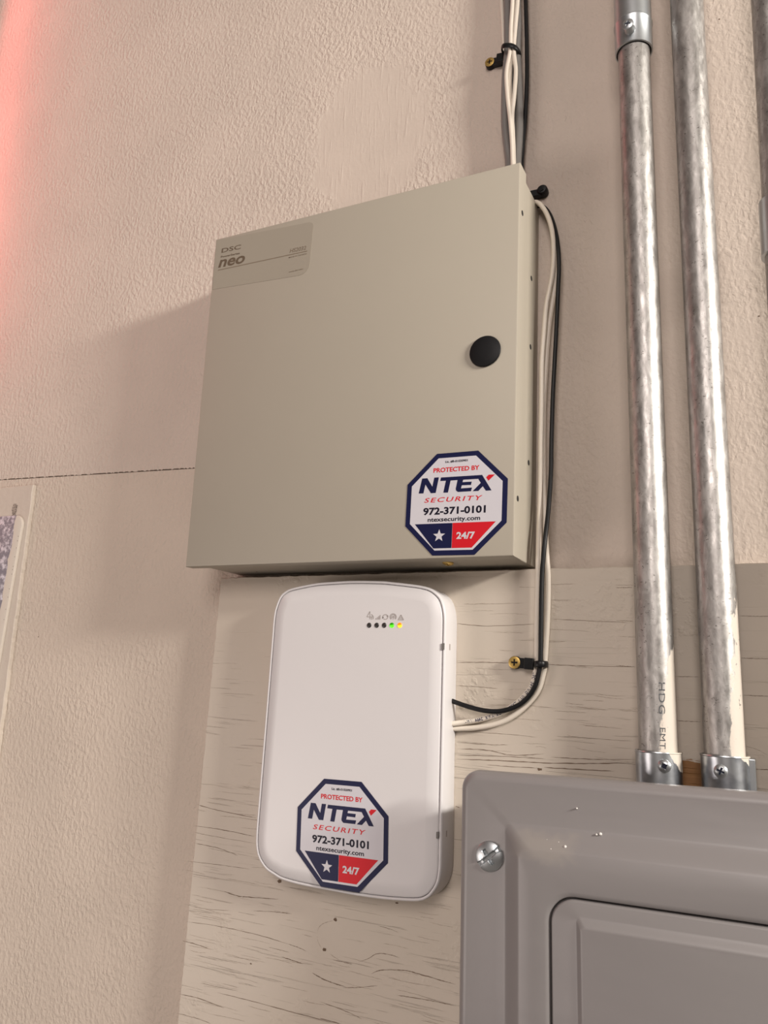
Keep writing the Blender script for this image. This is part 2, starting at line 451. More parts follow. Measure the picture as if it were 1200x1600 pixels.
# ------------------------------------------------------------------ plywood backboard
pb = empty('plywood_backboard', (0.2, 0, -0.2), 'cream painted plywood backboard with cracked horizontal grain behind the white unit and grey panel', 'board')
a0 = Q(345, 903, PLY); a1 = Q(277, 1600, PLY); t1 = Q(1200, 879, PLY)
def lx(z): return a0.x + (z - a0.z)/(a1.z - a0.z)*(a1.x - a0.x)
top = [(a0.x + (0.9 - a0.x)*i/160, 0) for i in range(161)]
sl = (t1.z - a0.z)/(t1.x - a0.x)
top = [(x, a0.z + sl*(x - a0.x) + (rnd.uniform(-0.0003, 0.0003))) for x, _ in top]
left = [(lx(a0.z - 0.003*i) + rnd.uniform(-0.00035, 0.00035), a0.z - 0.003*i) for i in range(1, 230)]
ol = top + [(0.9, left[-1][1])] + list(reversed(left))
cxm, czm = 0.4, -0.3
ol2 = [(x + (0.0006 if x < 0.1 else 0), z - (0.0006 if z > a0.z - 0.01 + sl*(x-a0.x) else 0)) for x, z in ol]
mp = MB(); n = len(ol)
mp.loops([[(x, -0.0005, z) for x, z in ol], [(x, -PLY + 0.0006, z) for x, z in ol], [(x, -PLY, z) for x, z in ol2]], False, True)
mp.build('board', M['ply'], pb)
# cracks in the paint, opened along the grain
def ribbon(mb, pix, wmax, d, seed):
    r = random.Random(seed); P = catmull([Q(x, y, d) for x, y in pix], 10); n = len(P); up = []; dn = []
    for i, p_ in enumerate(P):
        t = i/(n-1); k = max(0.15, min(1, 6*min(t, 1-t)))*r.uniform(0.35, 1.0)*wmax/2
        jit = r.uniform(-0.00012, 0.00012)
        up.append(p_ + Vector((0, 0, k + jit))); dn.append(p_ - Vector((0, 0, k - jit)))
    mb.add(up + dn, [(i, i+1, n+i+1, n+i) for i in range(n-1)])
DC = PLY + 0.00012
hard = [
 ([(712,1035),(760,1035),(795,1036)],0.6),([(855,1038),(900,1040),(993,1042)],0.6),
 ([(712,974),(760,978),(838,975)],0.5),([(860,967),(920,970),(985,973)],0.4),([(712,1071),(745,1073),(778,1076)],0.4),
 ([(350,1393),(372,1400),(392,1402),(435,1393+12)],0.9),
 ([(285,1345),(340,1351),(390,1358)],0.35),([(303,1290),(350,1297),(398,1307)],0.7),([(308,1257),(340,1266),(400,1278)],0.8),
 ([(302,1317),(340,1325),(372,1337)],0.6),([(303,1300),(330,1306),(400,1318)],0.3),
 ([(285,1470),(305,1475),(325,1482)],0.8),([(290,1440),(340,1447),(400,1460),(450,1475)],0.55),
 ([(280,1553),(310,1560),(350,1575)],0.7),([(340,1551),(400,1566),(470,1585),(530,1600)],0.6),([(276,1583),(310,1592),(330,1600)],0.4),
 ([(440,1495),(455,1500),(473,1506)],0.9),([(488,1520),(503,1529),(520,1536),(540,1542)],1.0),([(535,1543),(560,1543),(590,1540)],0.6),
 ([(560,1503),(575,1498),(590,1490),(610,1492),(625,1497)],0.6),([(580,1522),(595,1516),(630,1516),(655,1522),(690,1532),(712,1538)],0.9),
 ([(450,1475),(465,1480),(478,1486)],0.5),([(620,1555),(640,1558),(680,1565),(712,1572)],0.6),([(500,1591),(530,1599)],0.8),
 ([(520,1500),(535,1503),(550,1507)],0.5),([(420,1480),(440,1485),(452,1488)],0.35),([(590,1446),(610,1452),(622,1457)],0.35),
 ([(500,1565),(540,1580),(565,1592)],0.45),([(395,1423),(430,1425),(456,1428)],0.6),([(290,1413),(320,1420),(360,1423)],0.35),
 ([(715,1170),(760,1172),(800,1180),(850,1178)],0.7),([(712,1186),(770,1188),(850,1192),(920,1193),(990,1192)],0.9),([(860,1183),(920,1186),(992,1187)],0.6),
 ([(716,1180),(790,1182),(850,1186)],0.5),([(850,1199),(900,1202),(960,1205)],0.9),([(712,1160),(760,1163),(795,1164)],0.4),
 ([(712,1260),(718,1262)],0.8),([(712,1142),(790,1147),(840,1152)],0.3),([(880,1150),(940,1155),(990,1158)],0.3),([(760,1195),(800,1198),(840,1200)],0.6),
 ([(1047,1057),(1068,1057),(1093,1058)],0.4),([(1057,1126),(1075,1127),(1096,1128)],0.5),([(962,918),(975,918),(988,918)],0.5),([(962,970),(978,970),(990,971)],0.4),
 ([(962,1040),(978,1041),(993,1042)],0.5),([(1155,962),(1178,963),(1205,963)],0.4),([(1158,1028),(1180,1029),(1205,1029)],0.5),([(1162,1086),(1180,1087),(1205,1088)],0.5),
 ([(1172,1201),(1188,1202),(1210,1203)],0.6),([(1160,1165),(1180,1170),(1200,1180)],0.25),
]
mb1 = MB()
for i, (pp, ww) in enumerate(hard): ribbon(mb1, pp, ww*0.00085, DC, i)
mb1.build('crack', M['crack'], pb)['kind'] = 'stuff'
mb2 = MB(); r5 = random.Random(21)
for i in range(150):
    if i < 95:
        x = r5.uniform(285, 700); y = r5.uniform(1255, 1600)
    elif i < 130:
        x = r5.uniform(712, 985); y = r5.uniform(1060, 1200)
    else:
        x = r5.uniform(720, 985); y = r5.uniform(900, 1050)
    if x < 340 and y < 1300: continue
    Ln = r5.uniform(15, 70); s0 = (y - 955)/2700 + r5.uniform(-0.05, 0.08)
    if x + Ln > 712 and x < 712: Ln = 705 - x
    if Ln < 8: continue
    ribbon(mb2, [(x, y), (x + Ln/2, y + s0*Ln/2 + r5.uniform(-1.5, 1.5)), (x + Ln, y + s0*Ln)], r5.uniform(0.00022, 0.00042), DC - 0.00005, 100+i)
ribbon(mb2, [(522,1438),(505,1443),(497,1452),(496,1468),(503,1483)], 0.0005, DC - 0.00005, 500)
ribbon(mb2, [(515,1490),(530,1500),(550,1506)], 0.0005, DC - 0.00005, 501)
mb2.build('hairline_crack', M['crack_soft'], pb)['kind'] = 'stuff'
for px, py, rx, rz in ((524, 1437, 0.0016, 0.0017), (507, 1484, 0.0022, 0.0015), (437, 1377, 0.0022, 0.0016), (392, 1506, 0.0012, 0.0007), (620, 1411, 0.0016, 0.0006), (843, 1202, 0.0022, 0.0012)):
    c_ = Q(px, py, DC); pts = [(c_.x + rx*rnd.uniform(0.5, 1.1)*math.cos(k*math.pi/6), c_.z + rz*rnd.uniform(0.5, 1.1)*math.sin(k*math.pi/6)) for k in range(12)]
    MB().flat(pts, DC + 0.00004).build('knot', M['knot'], pb)

# ------------------------------------------------------------------ screw heads
def screw_head(name, c, axis, R, mat, parent, kind='phillips', dome=0.3, rot=0.2, dark=None, label=None):
    axis = Vector(axis).normalized(); a = axis.orthogonal().normalized(); b = axis.cross(a)
    ca, sa = math.cos(rot), math.sin(rot); a, b = a*ca + b*sa, b*ca - a*sa
    NR, NS = 14, 56; c = Vector(c)
    def H(x, y):
        r = math.hypot(x, y); h = dome*R*(1 - (r)**2.4) + 0.12*R
        if kind in ('phillips', 'both') and ((abs(x) < 0.13 and abs(y) < 0.55) or (abs(y) < 0.13 and abs(x) < 0.55)): h -= 0.30*R*(1 - r*0.5)
        if kind in ('slot', 'both') and abs(x) < 0.12: h -= 0.22*R
        if kind == 'square' and abs(x) < 0.36 and abs(y) < 0.36: h -= 0.3*R
        return h
    L = [[c + (a*math.cos(2*math.pi*k/NS) + b*math.sin(2*math.pi*k/NS))*R for k in range(NS)]]
    for i in range(NR, 0, -1):
        rr = i/NR
        L.append([c + (a*math.cos(2*math.pi*k/NS) + b*math.sin(2*math.pi*k/NS))*R*rr*(0.985 if i == NR else 1) + axis*H(rr*math.cos(2*math.pi*k/NS), rr*math.sin(2*math.pi*k/NS)) for k in range(NS)])
    o = MB().loops(L, True, True).build(name, mat, parent, auto=35)
    if label: o['label'] = label
    if dark:
        m2 = MB(); wd = 0.10  # flat dark bars that paint shade into the modelled recess
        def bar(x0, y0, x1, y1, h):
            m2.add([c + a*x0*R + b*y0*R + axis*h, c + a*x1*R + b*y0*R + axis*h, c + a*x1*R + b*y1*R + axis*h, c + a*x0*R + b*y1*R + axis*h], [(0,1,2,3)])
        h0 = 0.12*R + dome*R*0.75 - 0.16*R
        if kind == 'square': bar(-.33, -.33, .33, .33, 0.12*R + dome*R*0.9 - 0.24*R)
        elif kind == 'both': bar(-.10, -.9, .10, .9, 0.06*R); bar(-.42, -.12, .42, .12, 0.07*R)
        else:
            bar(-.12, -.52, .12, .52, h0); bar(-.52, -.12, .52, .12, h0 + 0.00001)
        m2.build('recess_shade', dark, o)
    return o

# ------------------------------------------------------------------ stickers
OCT = [(-.4142,1),(.4142,1),(1,.4142),(1,-.4142),(.4142,-1),(-.4142,-1),(-1,-.4142),(-1,.4142)]
V1 = [(683,708.7),(748,704.5),(793,747),(791.5,817),(741,867),(676,867),(633.5,823),(636,757.7)]
V2 = [(506,1217),(565,1222.5),(607,1275),(605.5,1349),(562,1394.5),(501,1385.5),(462.5,1330),(465.5,1260)]
def affine(src, dst):
    import numpy as np
    A = np.array([[x, y, 1] for x, y in src]); B = np.array(dst)
    return np.linalg.lstsq(A, B, rcond=None)[0]
def zz(x, y): return (650 + x*0.108333, 735 + y*0.108333)
N_ = [(40,335),(90,118),(165,113),(237,235),(265,105),(332,100),(285,325),(215,330),(137,205),(108,332)]
TEX = [(350,153),(362,103),(955,65),(1090,288),(1008,293),(965,228),(900,297),(818,300),(935,180),(898,122),(682,135),(672,170),(805,162),(795,210),(662,215),(650,260),(808,248),(795,300),(605,312),(578,290),(574,265),(600,140),(500,147),(462,320),(395,322),(432,150)]
TICK = [(1013,100),(1050,62),(1140,58),(1045,150)]
D1 = 0.0577 + 0.0003
K1 = affine(OCT, [q2(x, y, D1) for x, y in V1])
import numpy as np
_A = np.vstack([K1[0], K1[1]]).T; _inv = np.linalg.inv(_A)
def tolocal(px, py):
    v = _inv @ (np.array(q2(px, py, D1)) - K1[2]); return (float(v[0]), float(v[1]))
def sticker(parent, V, d, label, normal=None, tilt=None):
    K = affine(OCT, [q2(x, y, d) for x, y in V])
    def W(x, y): v = np.array([x, y, 1]) @ K; return (float(v[0]), float(v[1]))
    cx, cz = W(0, 0)
    P = MB().loops([[(W(x, y)[0], -dd, W(x, y)[1]) for x, y in OCT] for dd in (d - 0.00022, d)], True, True).build('sticker', M['st_navy'], parent)
    P['label'] = label
    fn = lambda k: (lambda x, y: (W(x, y)[0], -(d + 0.00007*k), W(x, y)[1]))
    def poly(name, mat, pts, k): return MB().flat([W(x, y) for x, y in pts], d + 0.00007*k).build(name, mat, P)
    s = 0.905
    poly('sticker_face', M['st_white'], [(x*s, y*s) for x, y in OCT], 1)
    poly('navy_band', M['st_navy'], [(-.80,-.385),(-.04,-.385),(-.04,-.865),(-.40,-.865)], 2)
    poly('red_band', M['st_red'], [(-.035,-.385),(.80,-.385),(.355,-.865),(-.035,-.865)], 2)
    star = []
    for k in range(10):
        r_ = 0.125 if k % 2 == 0 else 0.052; a = math.pi/2 + k*math.pi/5
        star.append((-.295 + r_*math.cos(a), -.625 + r_*math.sin(a)))
    poly('star', M['st_white'], star, 3)
    T = lambda name, mat, s_, x0, x1, y0, h, k=2, **kw: text(MB(), s_, x0, x1, y0, h, fn(k), **kw).build(name, mat, P)
    T('lettering', M['st_black'], 'Lic. #B-01020901', -.235, .215, .805, .042, bold=0.03)
    T('lettering', M['st_red'], 'PROTECTED BY', -.47, .45, .625, .088, bold=0.028)
    T('lettering', M['st_red'], 'SECURITY', -.63, .53, .035, .092, bold=0.012, shear=0.22, spacing=1.25)
    T('lettering', M['st_black'], '972-371-0101', -.64, .60, -.205, .135, bold=0.035)
    T('lettering', M['st_black'], 'ntexsecurity.com', -.54, .50, -.345, .085, bold=0.022)
    T('lettering', M['st_white'], '24/7', .05, .41, -.69, .125, k=3, bold=0.035)
    ml = MB()
    for pg in (N_, TEX): ml.flat([W(*tolocal(*zz(x, y))) for x, y in pg], d + 0.00014)
    ml.build('logo_lettering', M['st_navy'], P)
    MB().flat([W(*tolocal(*zz(x, y))) for x, y in TICK], d + 0.00014).build('logo_tick', M['st_red'], P)
    return P

# ------------------------------------------------------------------ alarm cabinet
D = 0.0577
cTL, cTR, cBR, cBL = q2(337,374,D), q2(812.5,253,D), q2(802.8,868.5,D), q2(289.5,885.5,D)
def CB(u, v):                            # u 0..1 left to right, v 0..1 bottom to top
    a = [cBL[i]*(1-u)*(1-v) + cBR[i]*u*(1-v) + cTL[i]*(1-u)*v + cTR[i]*u*v for i in (0, 1)]
    return a
Wc, Hc = 0.288, 0.305
def CM(xm, zm): return CB(xm/Wc, zm/Hc)  # metres inside the cabinet face
cab = empty('alarm_cabinet', (0.144, 0, 0), 'large cream metal alarm cabinet with black lock plug and octagonal sticker on its door', 'cabinet')
def rect_c(x0, z0, x1, z1): return [CM(x0, z0), CM(x1, z0), CM(x1, z1), CM(x0, z1)]
# body
b0 = rect_c(0.016, 0.0003, Wc - 0.0012, Hc - 0.0045)
MB().loops([[(x, -0.0002, z) for x, z in b0], [(x, -D + 0.003, z) for x, z in b0]], True, True).build('body', M['cab'], cab, bevel=0.0006)
# door pan: front face and folded lips, corners cut
r = 0.0011
lip = 0.0165
def pan(ins, d): return [(x, -d, z) for x, z in rect_c(ins, ins, Wc - ins, Hc - ins)]
mb = MB()
back = [(x, -(D - (0.010 if i in (0, 3) else lip)), z) for i, (x, z) in enumerate(rect_c(0, 0, Wc, Hc))]
inner = [(x, y, z) for (x, z), (_, y, _2) in zip(rect_c(0.001, 0.001, Wc-0.001, Hc-0.001), back)]
inner2 = [(x, -(D-0.0028), z) for x, z in rect_c(0.001, 0.001, Wc-0.001, Hc-0.001)]
mb.loops([inner2, inner, back, pan(0, D - r), pan(r*0.3, D - r*0.3), pan(r, D)], True, True)
mb.build('door', M['cab'], cab, auto=25)
# lock plug
lc = Q(758.5, 549.5, D)
lathe(MB(), lc, (0, -1, 0), [(0.0118, 0.0), (0.0122, 0.0009), (0.0117, 0.0017), (0.0095, 0.0024), (0.005, 0.0029), (0.0005, 0.0030)], 40).build('lock_plug', M['lock'], cab, auto=40)
# nameplate
mbn = MB(); out = []
nTL, nTR, nBR, nBL = q2(338.5,376,D), q2(490.5,346,D), q2(482.5,428,D), q2(332.5,452.5,D)
def NP(u, v): return [nTL[i]*(1-u)*(1-v)+nTR[i]*u*(1-v)+nBR[i]*u*v+nBL[i]*(1-u)*v for i in (0, 1)]
def corner(cu, cv, ru, rv, a0_):
    return [NP(cu + ru*math.cos(math.radians(a0_+15*k)), cv + rv*math.sin(math.radians(a0_+15*k))) for k in range(7)]
out = [NP(0, 0)] + corner(1-.06, .09, .06, .09, -90) + corner(1-.10, 1-.18, .10, .18, 0) + [NP(0, 1)]
npl = MB().loops([[(x, -D + 0.0001, z) for x, z in out], [(x, -D - 0.0002, z) for x, z in out]], True, True).build('nameplate', M['plate'], cab)
npl['label'] = 'slightly darker tan nameplate film with rounded right corners'
dN = D + 0.0003
def pixfn(ax, ay, bx, by, hx, hy, d):    # text frame from pixels: baseline start a, end b, up vector h (pixels for unit height)
    A = Q(ax, ay, d); B = Q(bx, by, d); H = Q(ax + hx, ay + hy, d)
    return lambda x, y: tuple(A + (B - A)*x + (H - A)*y)
def ptext(s, a, b, h, d, mat, parent, name='lettering', **kw):
    return text(MB(), s, 0, 1, 0, 1, pixfn(*a, *b, *h, d), **kw).build(name, mat, parent)
ptext('DSC', (346,395), (376,388.5), (0.9,-6.8), dN, M['plate_ink'], npl, bold=0.012, spacing=1.0)
ptext('PowerSeries', (345,402.8), (374.5,396.7), (0.2,-2.9), dN, M['plate_ink'], npl, bold=0.02)
ptext('neo', (340.8,418), (382,410), (2.2,-17), dN, M['plate_ink'], npl, bold=0.025, shear=0.18)
ptext('HS2032', (452.5,395), (478,389.8), (0.7,-6.2), dN, M['plate_ink2'], npl, bold=0.012, shear=0.1)
ptext('MADE IN CANADA', (451.2,403.5), (479.5,397.2), (0.1,-2.1), dN, M['plate_ink2'], npl, bold=0.01)
ptext('www.dsc.com', (451,426), (473.3,420.8), (0.1,-2.1), dN, M['plate_ink2'], npl, bold=0.02)
MB().add([Q(340.5,421.6,dN), Q(480,391.6,dN), Q(480,392.8,dN), Q(340.5,422.8,dN)], [(0,1,2,3)]).build('rule_line', M['plate_ink2'], npl)
# holes on the right side
xR = CM(Wc, 0.15)[0]
for px, py in ((816.3,333),(830.3,435),(829,542),(842,573),(826,723),(809,779)):
    onlip = px in (816.3, 809)
    xx = (CM(Wc, 0.27 if py < 500 else 0.04)[0] + 0.0001) if onlip else CM(Wc - 0.0012, 0.30*(880-py)/620)[0] + 0.0001
    q = QX(px, py, xx)
    lathe(MB(), q, (1, 0, 0), [(0.0021, -0.0012), (0.0021, 0.00012), (0.0012, 0.00008)], 20).build('side_hole', M['cab_dark'], cab)
# bottom: knock-out and gold screw
kz = CM(0.04, 0.0012)[1]
kc = Vector((CM(0.042, 0)[0], -0.021, CM(0.042, 0.0012)[1]))
lathe(MB(), kc, (0, 0, -1), [(0.0135, 0.0), (0.0135, 0.0006), (0.0125, 0.0007), (0.012, 0.0003), (0.0115, 0.0008)], 36).build('knockout', M['cab'], cab, auto=30)
for dx in (-0.003, 0.004):
    lathe(MB(), kc + Vector((dx, 0.002, 0)), (0, 0, -1), [(0.0012, 0.0008), (0.0010, 0.0009)], 10).build('knockout_notch', M['cab_dark'], cab)
v = ray(700, 879.5); zb = CM(0.23, 0.0)[1]; t = (zb - CAM.z)/v.z; sc_ = CAM + v*t
screw_head('screw', sc_, (0, -0.25, -1), 0.0042, M['brass'], cab, rot=0.9, dark=M['brass_dark'], label='small brass-coloured cross-head screw')
# grommet on top
gz = CM(0.2, Hc - 0.0045)[1]
gp = Q(797, 256, 0.030)
lathe(MB(), (gp.x, -0.024, gz), (0, 0, 1), [(0.0125, -0.001), (0.0125, 0.0035), (0.0115, 0.0060), (0.009, 0.0062)], 32).build('grommet', M['tie'], cab, auto=40)
lathe(MB(), (gp.x - 0.019, -0.030, gz), (0, 0, 1), [(0.0045, -0.001), (0.0045, 0.0055), (0.003, 0.0065)], 20).build('grommet', M['tie'], cab, auto=40)
sticker(cab, V1, D1, 'white octagonal security sticker with navy border')

# ------------------------------------------------------------------ white communicator
DM = 0.042
com = empty('white_alarm_communicator', Q(560, 1160, PLY), 'white plastic unit with rounded corners and five indicator lights, below the cream cabinet', 'alarm unit')
rim = [(416,1094),(423.5,1001),(426.5,965),(430,948),(437,931),(445,923.5),(456,918.5),(492,911),(520,908.6),(550,907),(594,907.5),(616,909.5),(638,912),(656,914.5),(670,918),(678,922.5),(685,928.5),(690.5,936),(694.5,949),(696.5,966),
       (696,1000),(694,1100),(691.5,1220),(689.5,1340),(688,1366),(684,1383),(676,1396),(667,1404.5),(652,1409),(622,1408),(590,1405),(552,1399.5),(515,1392.5),(470,1384),(440,1375.5),(428,1368.5),(415,1359.5),(405,1345),(400,1330),(399,1305),(404,1240)]
# smooth and resample the rim in world coordinates
def resample(P, n):
    C = []
    m = len(P)
    for i in range(m):
        a, b, c, e = P[i-1], P[i], P[(i+1) % m], P[(i+2) % m]
        for k in range(8):
            t = k/8
            C.append(tuple(0.5*((2*b[j]) + (c[j]-a[j])*t + (2*a[j]-5*b[j]+4*c[j]-e[j])*t*t + (3*b[j]-a[j]-3*c[j]+e[j])*t**3) for j in (0, 1)))
    d = [0]
    for i in range(len(C)): d.append(d[-1] + math.dist(C[i], C[(i+1) % len(C)]))
    out = []
    for k in range(n):
        s = d[-1]*k/n; i = max(j for j in range(len(C)) if d[j] <= s)
        t = (s - d[i])/max(1e-9, d[i+1]-d[i]); a, b = C[i], C[(i+1) % len(C)]
        out.append((a[0]+(b[0]-a[0])*t, a[1]+(b[1]-a[1])*t))
    return out
RW = resample([q2(x, y, DM) for x, y in rim], 220)
def offset(P, w):
    n = len(P); out = []
    for i in range(n):
        a, b = P[i-2], P[(i+2) % n]; tx, tz = b[0]-a[0], b[1]-a[1]; L_ = math.hypot(tx, tz)
        out.append((P[i][0] - tz/L_*(-w), P[i][1] + tx/L_*(-w)))
    return out
area2 = sum(RW[i][0]*RW[(i+1) % 220][1] - RW[(i+1) % 220][0]*RW[i][1] for i in range(220))
sg = 1 if area2 < 0 else -1             # clockwise -> inward is to the right
def O(w_): return offset(RW, sg*w_)
def lp(w_, d): return [(x, -d, z) for x, z in O(w_)]
G1, G2 = 0.0021, 0.00245
MB().loops([lp(0.0012, PLY), lp(0.0, PLY + 0.002), lp(0, DM - 0.0016), lp(0.0003, DM - 0.0006), lp(0.0009, DM - 0.0001), lp(0.0014, DM), lp(G1 - 0.0002, DM - 0.0003), lp(G1, DM - 0.0010), lp(G1, DM - 0.0028)], True, True).build('housing', M['white'], com, auto=50)
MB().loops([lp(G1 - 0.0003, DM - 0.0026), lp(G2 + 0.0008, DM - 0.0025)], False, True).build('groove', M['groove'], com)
MB().loops([lp(G2, DM - 0.0026), lp(G2, DM - 0.0009), lp(G2 + 0.0005, DM - 0.0002), lp(G2 + 0.0012, DM + 0.0002), lp(G2 + 0.0065, DM + 0.0013), lp(G2 + 0.0085, DM + 0.0016), lp(G2 + 0.0095, DM + 0.00165)], True, True).build('front_cover', M['white'], com, auto=50)
DF = DM + 0.00165
# indicator lights
cols = [None, None, None, ((0.10, 0.95, 0.02, 1), (0.01, 0.16, 0.0, 1)), ((1.0, 0.62, 0.03, 1), (0.75, 0.18, 0.005, 1))]
for i, (px, c) in enumerate(zip((576.8, 588.6, 600.3, 612.3, 624.6), cols)):
    q = Q(px, 977, DF)
    m_ = M['led_off'] if c is None else led('led_lit_%d' % i, c[0], c[1], q.z - 0.0001, 1.0)
    o = lathe(MB(), q, (0, -1, 0), [(0.00195, -0.0004), (0.00195, 0.0001), (0.0017, 0.00028), (0.0009, 0.0004)], 24).build('indicator_light', m_, com, smooth=True)
    o['label'] = ('dark unlit indicator light' if c is None else ('glowing green indicator light' if i == 3 else 'glowing amber indicator light'))
# icons
DI = DF + 0.00012
def pline(mb, pix, wpx, d, closed=False):
    P = list(pix) + ([pix[0]] if closed else [])
    for (x0, y0), (x1, y1) in zip(P[:-1], P[1:]):
        L_ = math.hypot(x1-x0, y1-y0) or 1; nx, ny = -(y1-y0)/L_*wpx/2, (x1-x0)/L_*wpx/2
        mb.add([Q(x0+nx, y0+ny, d), Q(x1+nx, y1+ny, d), Q(x1-nx, y1-ny, d), Q(x0-nx, y0-ny, d)], [(0,1,2,3)])
def arcp(cx, cy, rx, ry, a0_, a1_, n=14): return [(cx + rx*math.cos(math.radians(a0_+(a1_-a0_)*k/n)), cy + ry*math.sin(math.radians(a0_+(a1_-a0_)*k/n))) for k in range(n+1)]
mi = MB()
pline(mi, [(578,955.5),(573.2,963.8),(582.5,963.8)], .9, DI); pline(mi, [(578,955.5),(578,967.5)], .9, DI); pline(mi, arcp(579, 965, 4.3, 5, -75, 30), 1.2, DI); pline(mi, [(580.5,964),(580.5,968)], 1.1, DI)
mi.build('icon', M['icon'], com)
mi = MB()
for k, (x, h) in enumerate(((587.3, 2.0), (589.6, 3.6), (591.7, 5.2), (593.7, 7.0))): pline(mi, [(x, 968), (x + .25, 968 - h)], 1.2, DI)
mi.build('icon', M['icon'], com)
mi = MB(); pline(mi, arcp(602, 964, 3.9, 3.7, 150, 320), 1.1, DI); pline(mi, arcp(602, 964, 3.9, 3.7, -30, 130), 1.1, DI)
mi.add([Q(596.6,964.5,DI),Q(600,964,DI),Q(598,966.8,DI)],[(0,1,2)]); mi.add([Q(607.2,963.2,DI),Q(603.8,963.6,DI),Q(605.8,960.8,DI)],[(0,1,2)]); mi.build('icon', M['icon'], com)
mi = MB()
for rr in (4.9, 3.3): pline(mi, arcp(614.3, 963.8, rr, rr, 130, 410, 20), 1.0, DI)
mi.loops([[Q(x, y, DI) for x, y in arcp(614.3, 963.8, 1.6, 1.6, 0, 345, 12)]], False, True)
pline(mi, [(614.3,965),(614.3,968)], .9, DI); mi.build('icon', M['icon'], com)
mi = MB(); pline(mi, [(626.5,960.8),(622,968.4),(630.6,968.6)], 1.1, DI, True); pline(mi, [(624.8,964.8),(628.2,964.9)], .7, DI); pline(mi, [(624,966.6),(629.2,966.7)], .7, DI); mi.build('icon', M['icon'], com)
# latch slots on the right
for py, px in ((1010, 692.3), (1305, 683.6)):
    a = Q(px, py - 5, DM + 0.0006); b = Q(px, py + 5, DM + 0.0006)
    MB().box((a.x - 0.0008, -DM - 0.0009, b.z), (a.x + 0.0009, -DM + 0.002, a.z)).build('latch_slot', M['groove'], com)
    s_ = max(RW, key=lambda p_: p_[0] if abs(p_[1] - (a.z+b.z)/2) < 0.01 else -9)
    MB().box((s_[0] - 0.001, -DM + 0.0075, b.z + 0.0002), (s_[0] + 0.00012, -DM + 0.0093, a.z)).build('side_slot', M['icon'], com)
s2 = sticker(com, V2, DF + 0.0003, 'white octagonal security sticker with navy border')

# ------------------------------------------------------------------ conduits
DP = PLY + 0.0155
def axis_line(p, q): 
    a, b = Q(*p, DP), Q(*q, DP)
    return lambda z: a.x + (z - a.z)/(b.z - a.z)*(b.x - a.x)
def cyl(mb, ax, z0, z1, r, seg=56, rings=2, prof=None):
    prof = prof or [(r, z0), (r, z1)]
    L = [[(ax(z) + rr*math.cos(2*math.pi*k/seg), -DP + rr*math.sin(2*math.pi*k/seg), z) for k in range(seg)] for rr, z in prof]
    mb.loops(L, True, True); return mb
ax1 = axis_line((991, 100), (1028.5, 1165)); ax2 = axis_line((1072.5, 0), (1131.5, 1165)); ax3 = axis_line((1207.5, 100), (1219.5, 300))
zb = -0.172
RP = 0.0118
zp = Q(1040, 1165, DP).z
labels = ['left galvanised steel conduit, its top end in a shiny coupling', 'middle galvanised steel conduit with cream paint down its lower right side', 'galvanised steel conduit cut off by the right edge of the picture']
conds = []
for i, (ax, pt) in enumerate(((ax1, (zp, zp + 0.09, 0.15, 1.25)), (ax2, (zp, zp + 0.20, 0.35, 1.5)), (ax3, None))):
    c = empty('steel_conduit', (ax(zb), -DP, zb), labels[i], 'conduit', 'galvanised conduits rising on the wall')
    ztop = 0.8; zcut = 0.0
    cyl(MB(), ax, zb, ztop, RP).build('tube', pipe_material('galvanised_tube_%d' % i, ax(zp), pt), c, auto=40)
    conds.append(c)
def coupling(ax, z0, z1, parent, name='coupling'):
    r = RP
    prof = [(r + 0.0003, z0 + 0.0004), (r + 0.0012, z0), (r + 0.0021, z0 + 0.0004), (r + 0.0022, z0 + 0.002), (r + 0.0022, z1 - 0.03), (r + 0.0022, z1)]
    return cyl(MB(), ax, z0, z1, r, prof=prof).build(name, M['zinc'], parent, auto=30)
# top coupling on the left conduit: bottom rim front at y = 62 px
dfr = DP + RP + 0.0022
zc = Q(993, 61, dfr).z
prof = [(RP + 0.0004, zc + 0.003), (RP + 0.0012, zc), (RP + 0.0022, zc + 0.0003), (RP + 0.0022, zc + 0.0225), (RP + 0.0027, zc + 0.0235), (RP + 0.0027, zc + 0.0245), (RP + 0.0021, zc + 0.0255), (RP + 0.0021, zc + 0.062), (RP + 0.0004, zc + 0.063)]
cp = cyl(MB(), ax1, 0, 0, RP, prof=prof).build('coupling', M['zinc'], conds[0], auto=30)
cyl(MB(), ax1, 0, 0, RP, prof=[(RP + 0.00005, zc + 0.0025), (RP + 0.0017, zc + 0.0002), (RP + 0.0006, zc + 0.0001), (RP + 0.00005, zc + 0.0006)]).build('rubber_ring', M['tie'], cp)
sp = Q(985, 47, dfr)
lathe(MB(), sp + Vector((0, 0.002, 0)), (-0.1, -1, 0.0), [(0.0038, 0), (0.0038, 0.0035), (0.0032, 0.0045), (0.0034, 0.0085)], 24).build('screw_shank', M['zinc'], cp, auto=40)
screw_head('screw', sp + Vector((-0.0009, -0.0062, 0.0)), (-0.1, -1, 0), 0.0044, M['zinc'], cp, rot=0.5, dark=M['zinc_dark'], dome=0.2)
